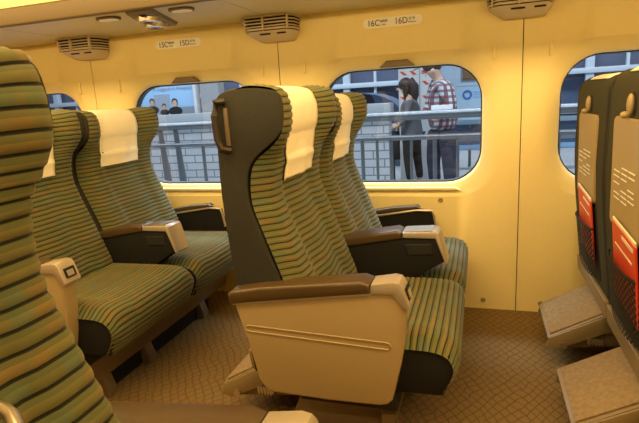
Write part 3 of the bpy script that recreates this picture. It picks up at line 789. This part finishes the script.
# woman: facing left, head bowed
wx, wy = at(411, 150, 7.6).x, 7.6
wm = empty('person', (wx, wy, PZ)); tag(wm, 'woman with long dark hair and grey jacket, head bowed behind the railing', 'person')
skin_body('body', [(0, 0, .86, .05, .08), (-.01, 0, 1.02, .05, .07), (-.01, 0, 1.18, .05, .07), (0, 0, 1.30, .04, .07), (-.03, 0, 1.36, .045),
    (-.085, 0, 1.455, .080, .078), (-.105, 0, 1.49, .080, .075), (0, -.15, 1.28, .050), (-.02, -.19, 1.05, .042), (-.16, -.17, .92, .034), (0, .15, 1.28, .05), (-.02, .19, 1.05, .042), (-.16, .17, .92, .034),
    (-.02, -.08, .80, .05), (-.04, -.085, .45, .035), (-.01, -.09, .08, .040), (-.14, -.10, .035, .035), (.05, .08, .80, .05), (.08, .085, .45, .035), (.12, .09, .08, .040), (-.01, .10, .035, .035)],
    [(0, 1), (1, 2), (2, 3), (3, 4), (4, 5), (5, 6), (3, 7), (7, 8), (8, 9), (3, 10), (10, 11), (11, 12), (0, 13), (13, 14), (14, 15), (15, 16), (0, 17), (17, 18), (18, 19), (19, 20)], SKIN, wm)
skin_body('jacket', [(.03, 0, .66, .165, .19), (0, 0, 1.02, .135, .16), (-.005, 0, 1.18, .125, .165), (.0, 0, 1.30, .09, .135), (0, -.155, 1.27, .066), (-.02, -.20, 1.05, .056), (-.13, -.175, .935, .046), (0, .155, 1.27, .066), (-.02, .20, 1.05, .056), (-.13, .175, .935, .046)],
    [(0, 1), (1, 2), (2, 3), (3, 4), (4, 5), (5, 6), (3, 7), (7, 8), (8, 9)], GREYJ, wm)
skin_body('trousers', [(.01, 0, .82, .125, .155), (-.02, -.085, .70, .10), (-.04, -.088, .45, .07), (-.01, -.09, .10, .055), (.05, .085, .70, .10), (.08, .088, .45, .07), (.12, .09, .10, .055)],
    [(0, 1), (1, 2), (2, 3), (0, 4), (4, 5), (5, 6)], BLACKC, wm)
m = MB(); m.ball((-.06, 0, 1.50), .108, .105, .105, 18); m.tube([(-.02, 0, 1.56), (.045, 0, 1.46), (.045, 0, 1.34), (.03, 0, 1.22)], [.075, .088, .085, .045], 12)
m.tube([(-.06, -.085, 1.50), (-.055, -.085, 1.38), (-.05, -.075, 1.27)], [.038, .040, .018], 8); m.tube([(-.06, .085, 1.50), (-.055, .085, 1.38), (-.05, .075, 1.27)], [.038, .040, .018], 8); m.build('hair', HAIR, wm)
m = MB(); m.ball((-.180, 0, 1.44), .018, .012, .018, 8); m.build('nose', SKIN, wm)
for y in (-.03, .03):
    MB().ball((-.165, y, 1.475), .010, .012, .006, 8).build('eye', INK, wm)
MB().ball((-.160, 0, 1.405), .008, .020, .006, 8).build('mouth', TAPE, wm)
hand(wm, (-.16, -.17, .92), (-1, .25, -.25), (0, .3, 1), SKIN); hand(wm, (-.16, .17, .92), (-1, -.25, -.25), (0, -.3, 1), SKIN)
for x, y in ((-.06, -.095), (.07, .095)):
    MB().side([(x-.16, 0), (x+.10, 0), (x+.10, .07), (x+.02, .10), (x-.12, .06), (x-.17, .03)], y-.045, y+.045, .015).build('shoe', BLACKC, wm)
bg_ = empty('shoulder_bag', (wx-.30, wy-.05, PZ+.42)); tag(bg_, 'black bag with a pale strap held in front of the woman', 'bag')
MB().box(-.14, .14, -.09, .09, 0, .42, .05, 3).build('bag_body', BLACKC, bg_)
m = MB(); m.tube([(-.10, 0, .40), (-.09, 0, .50), (0, 0, .54), (.09, 0, .50), (.10, 0, .40)], .010, 6); m.build('strap', PAPER, bg_)
bh = empty('trolley_case', (wx-.36, wy+.02, PZ)); tag(bh, 'dark upright suitcase standing under the black bag left of the woman', 'suitcase')
MB().box(-.19, .10, -.13, .13, .04, .41, .04, 3).build('case_body', BLACKC, bh)
for x in (-.15, .06):
    m = MB(); m.tube([(x, -.10, .03), (x, .10, .03)], .028, 10); m.build('wheel', DARK, bh)

# man: plaid shirt, cap, looking down at a white box in his hand
mx_, my_ = at(443, 150, 7.05).x, 7.05
mn = empty('person', (mx_, my_, PZ)); mn.scale = (1.18, 1.15, .985); tag(mn, 'man in red and black plaid shirt, grey cap and dark jeans, looking down', 'person')
skin_body('body', [(0, 0, .95, .06, .08), (.0, 0, 1.15, .06, .08), (0, 0, 1.36, .06, .08), (-.01, 0, 1.48, .04, .05), (-.05, 0, 1.56, .046),
    (-.10, -.01, 1.66, .088, .082), (-.12, -.01, 1.71, .088, .080), (.05, -.18, 1.45, .060), (.10, -.22, 1.18, .050), (-.09, -.26, 1.05, .038), (-.10, .18, 1.43, .06), (-.16, .20, 1.18, .05), (-.22, .02, 1.08, .038),
    (.06, -.09, .86, .05), (.07, -.10, .50, .04), (.09, -.10, .09, .045), (-.05, -.13, .04, .04), (-.08, .09, .86, .05), (-.12, .10, .50, .04), (-.10, .10, .09, .045), (-.24, .10, .04, .04)],
    [(0, 1), (1, 2), (2, 3), (3, 4), (4, 5), (5, 6), (3, 7), (7, 8), (8, 9), (3, 10), (10, 11), (11, 12), (0, 13), (13, 14), (14, 15), (15, 16), (0, 17), (17, 18), (18, 19), (19, 20)], SKIN, mn)
skin_body('shirt', [(0, 0, .84, .19, .21), (.0, 0, 1.10, .18, .20), (0, 0, 1.34, .16, .20), (-.02, 0, 1.53, .085, .11), (.04, -.17, 1.46, .10), (.11, -.23, 1.18, .070), (-.04, -.262, 1.075, .055), (-.09, .17, 1.46, .095), (-.17, .21, 1.18, .066), (-.21, .06, 1.10, .052)],
    [(0, 1), (1, 2), (2, 3), (3, 4), (4, 5), (5, 6), (3, 7), (7, 8), (8, 9)], PLAID, mn)
skin_body('jeans', [(0, 0, .90, .13, .15), (.06, -.09, .80, .115), (.07, -.10, .48, .085), (.09, -.10, .12, .072), (-.08, .09, .80, .115), (-.12, .10, .48, .085), (-.10, .10, .12, .072)],
    [(0, 1), (1, 2), (2, 3), (0, 4), (4, 5), (5, 6)], JEANS, mn)
m = MB(); m.ball((-.115, -.01, 1.735), .108, .098, .085, 18); m.build('hair', HAIR, mn)
m = MB(); m.ball((-.13, -.01, 1.765), .114, .104, .075, 18); m.poly_prism([(-.18, -.09, 1.77), (-.30, -.06, 1.715), (-.33, -.01, 1.70), (-.30, .04, 1.715), (-.18, .07, 1.77)],
    [(-.18, -.09, 1.757), (-.30, -.06, 1.703), (-.33, -.01, 1.688), (-.30, .04, 1.703), (-.18, .07, 1.757)], .003); m.build('cap', CAPM, mn)
m = MB(); m.ball((-.215, -.02, 1.66), .022, .014, .022, 8); m.build('nose', SKIN, mn)
for y in (-.05, .02): MB().ball((-.198, y, 1.70), .010, .012, .006, 8).build('eye', INK, mn)
MB().ball((-.19, -.02, 1.615), .008, .022, .006, 8).build('mouth', BROWN, mn)
MB().ball((-.10, -.098, 1.67), .022, .010, .032, 8).build('ear', SKIN, mn)
hand(mn, (-.09, -.27, 1.05), (1, -.5, .25), (0, .3, 1), SKIN); hand(mn, (-.22, .02, 1.08), (-.6, -1, 0), (0, 0, 1), SKIN)
for x, y in ((.03, -.11), (-.16, .10)):
    MB().side([(x-.19, 0), (x+.11, 0), (x+.11, .08), (x+.03, .12), (x-.12, .07), (x-.20, .035)], y-.05, y+.05, .015).build('shoe', BLACKC, mn)
wb = empty('white_box', (mx_+.02, my_-.44, PZ+1.06)); tag(wb, 'small white box with dark print held in front of the man', 'box'); 
MB().box(-.13, .13, -.05, .04, 0, .15, .006).build('box_body', WHITE, wb)
for k in range(4): MB().box(-.10+k*.045, -.075+k*.045, -.053, -.049, .03, .09).build('print_mark', INK, wb)
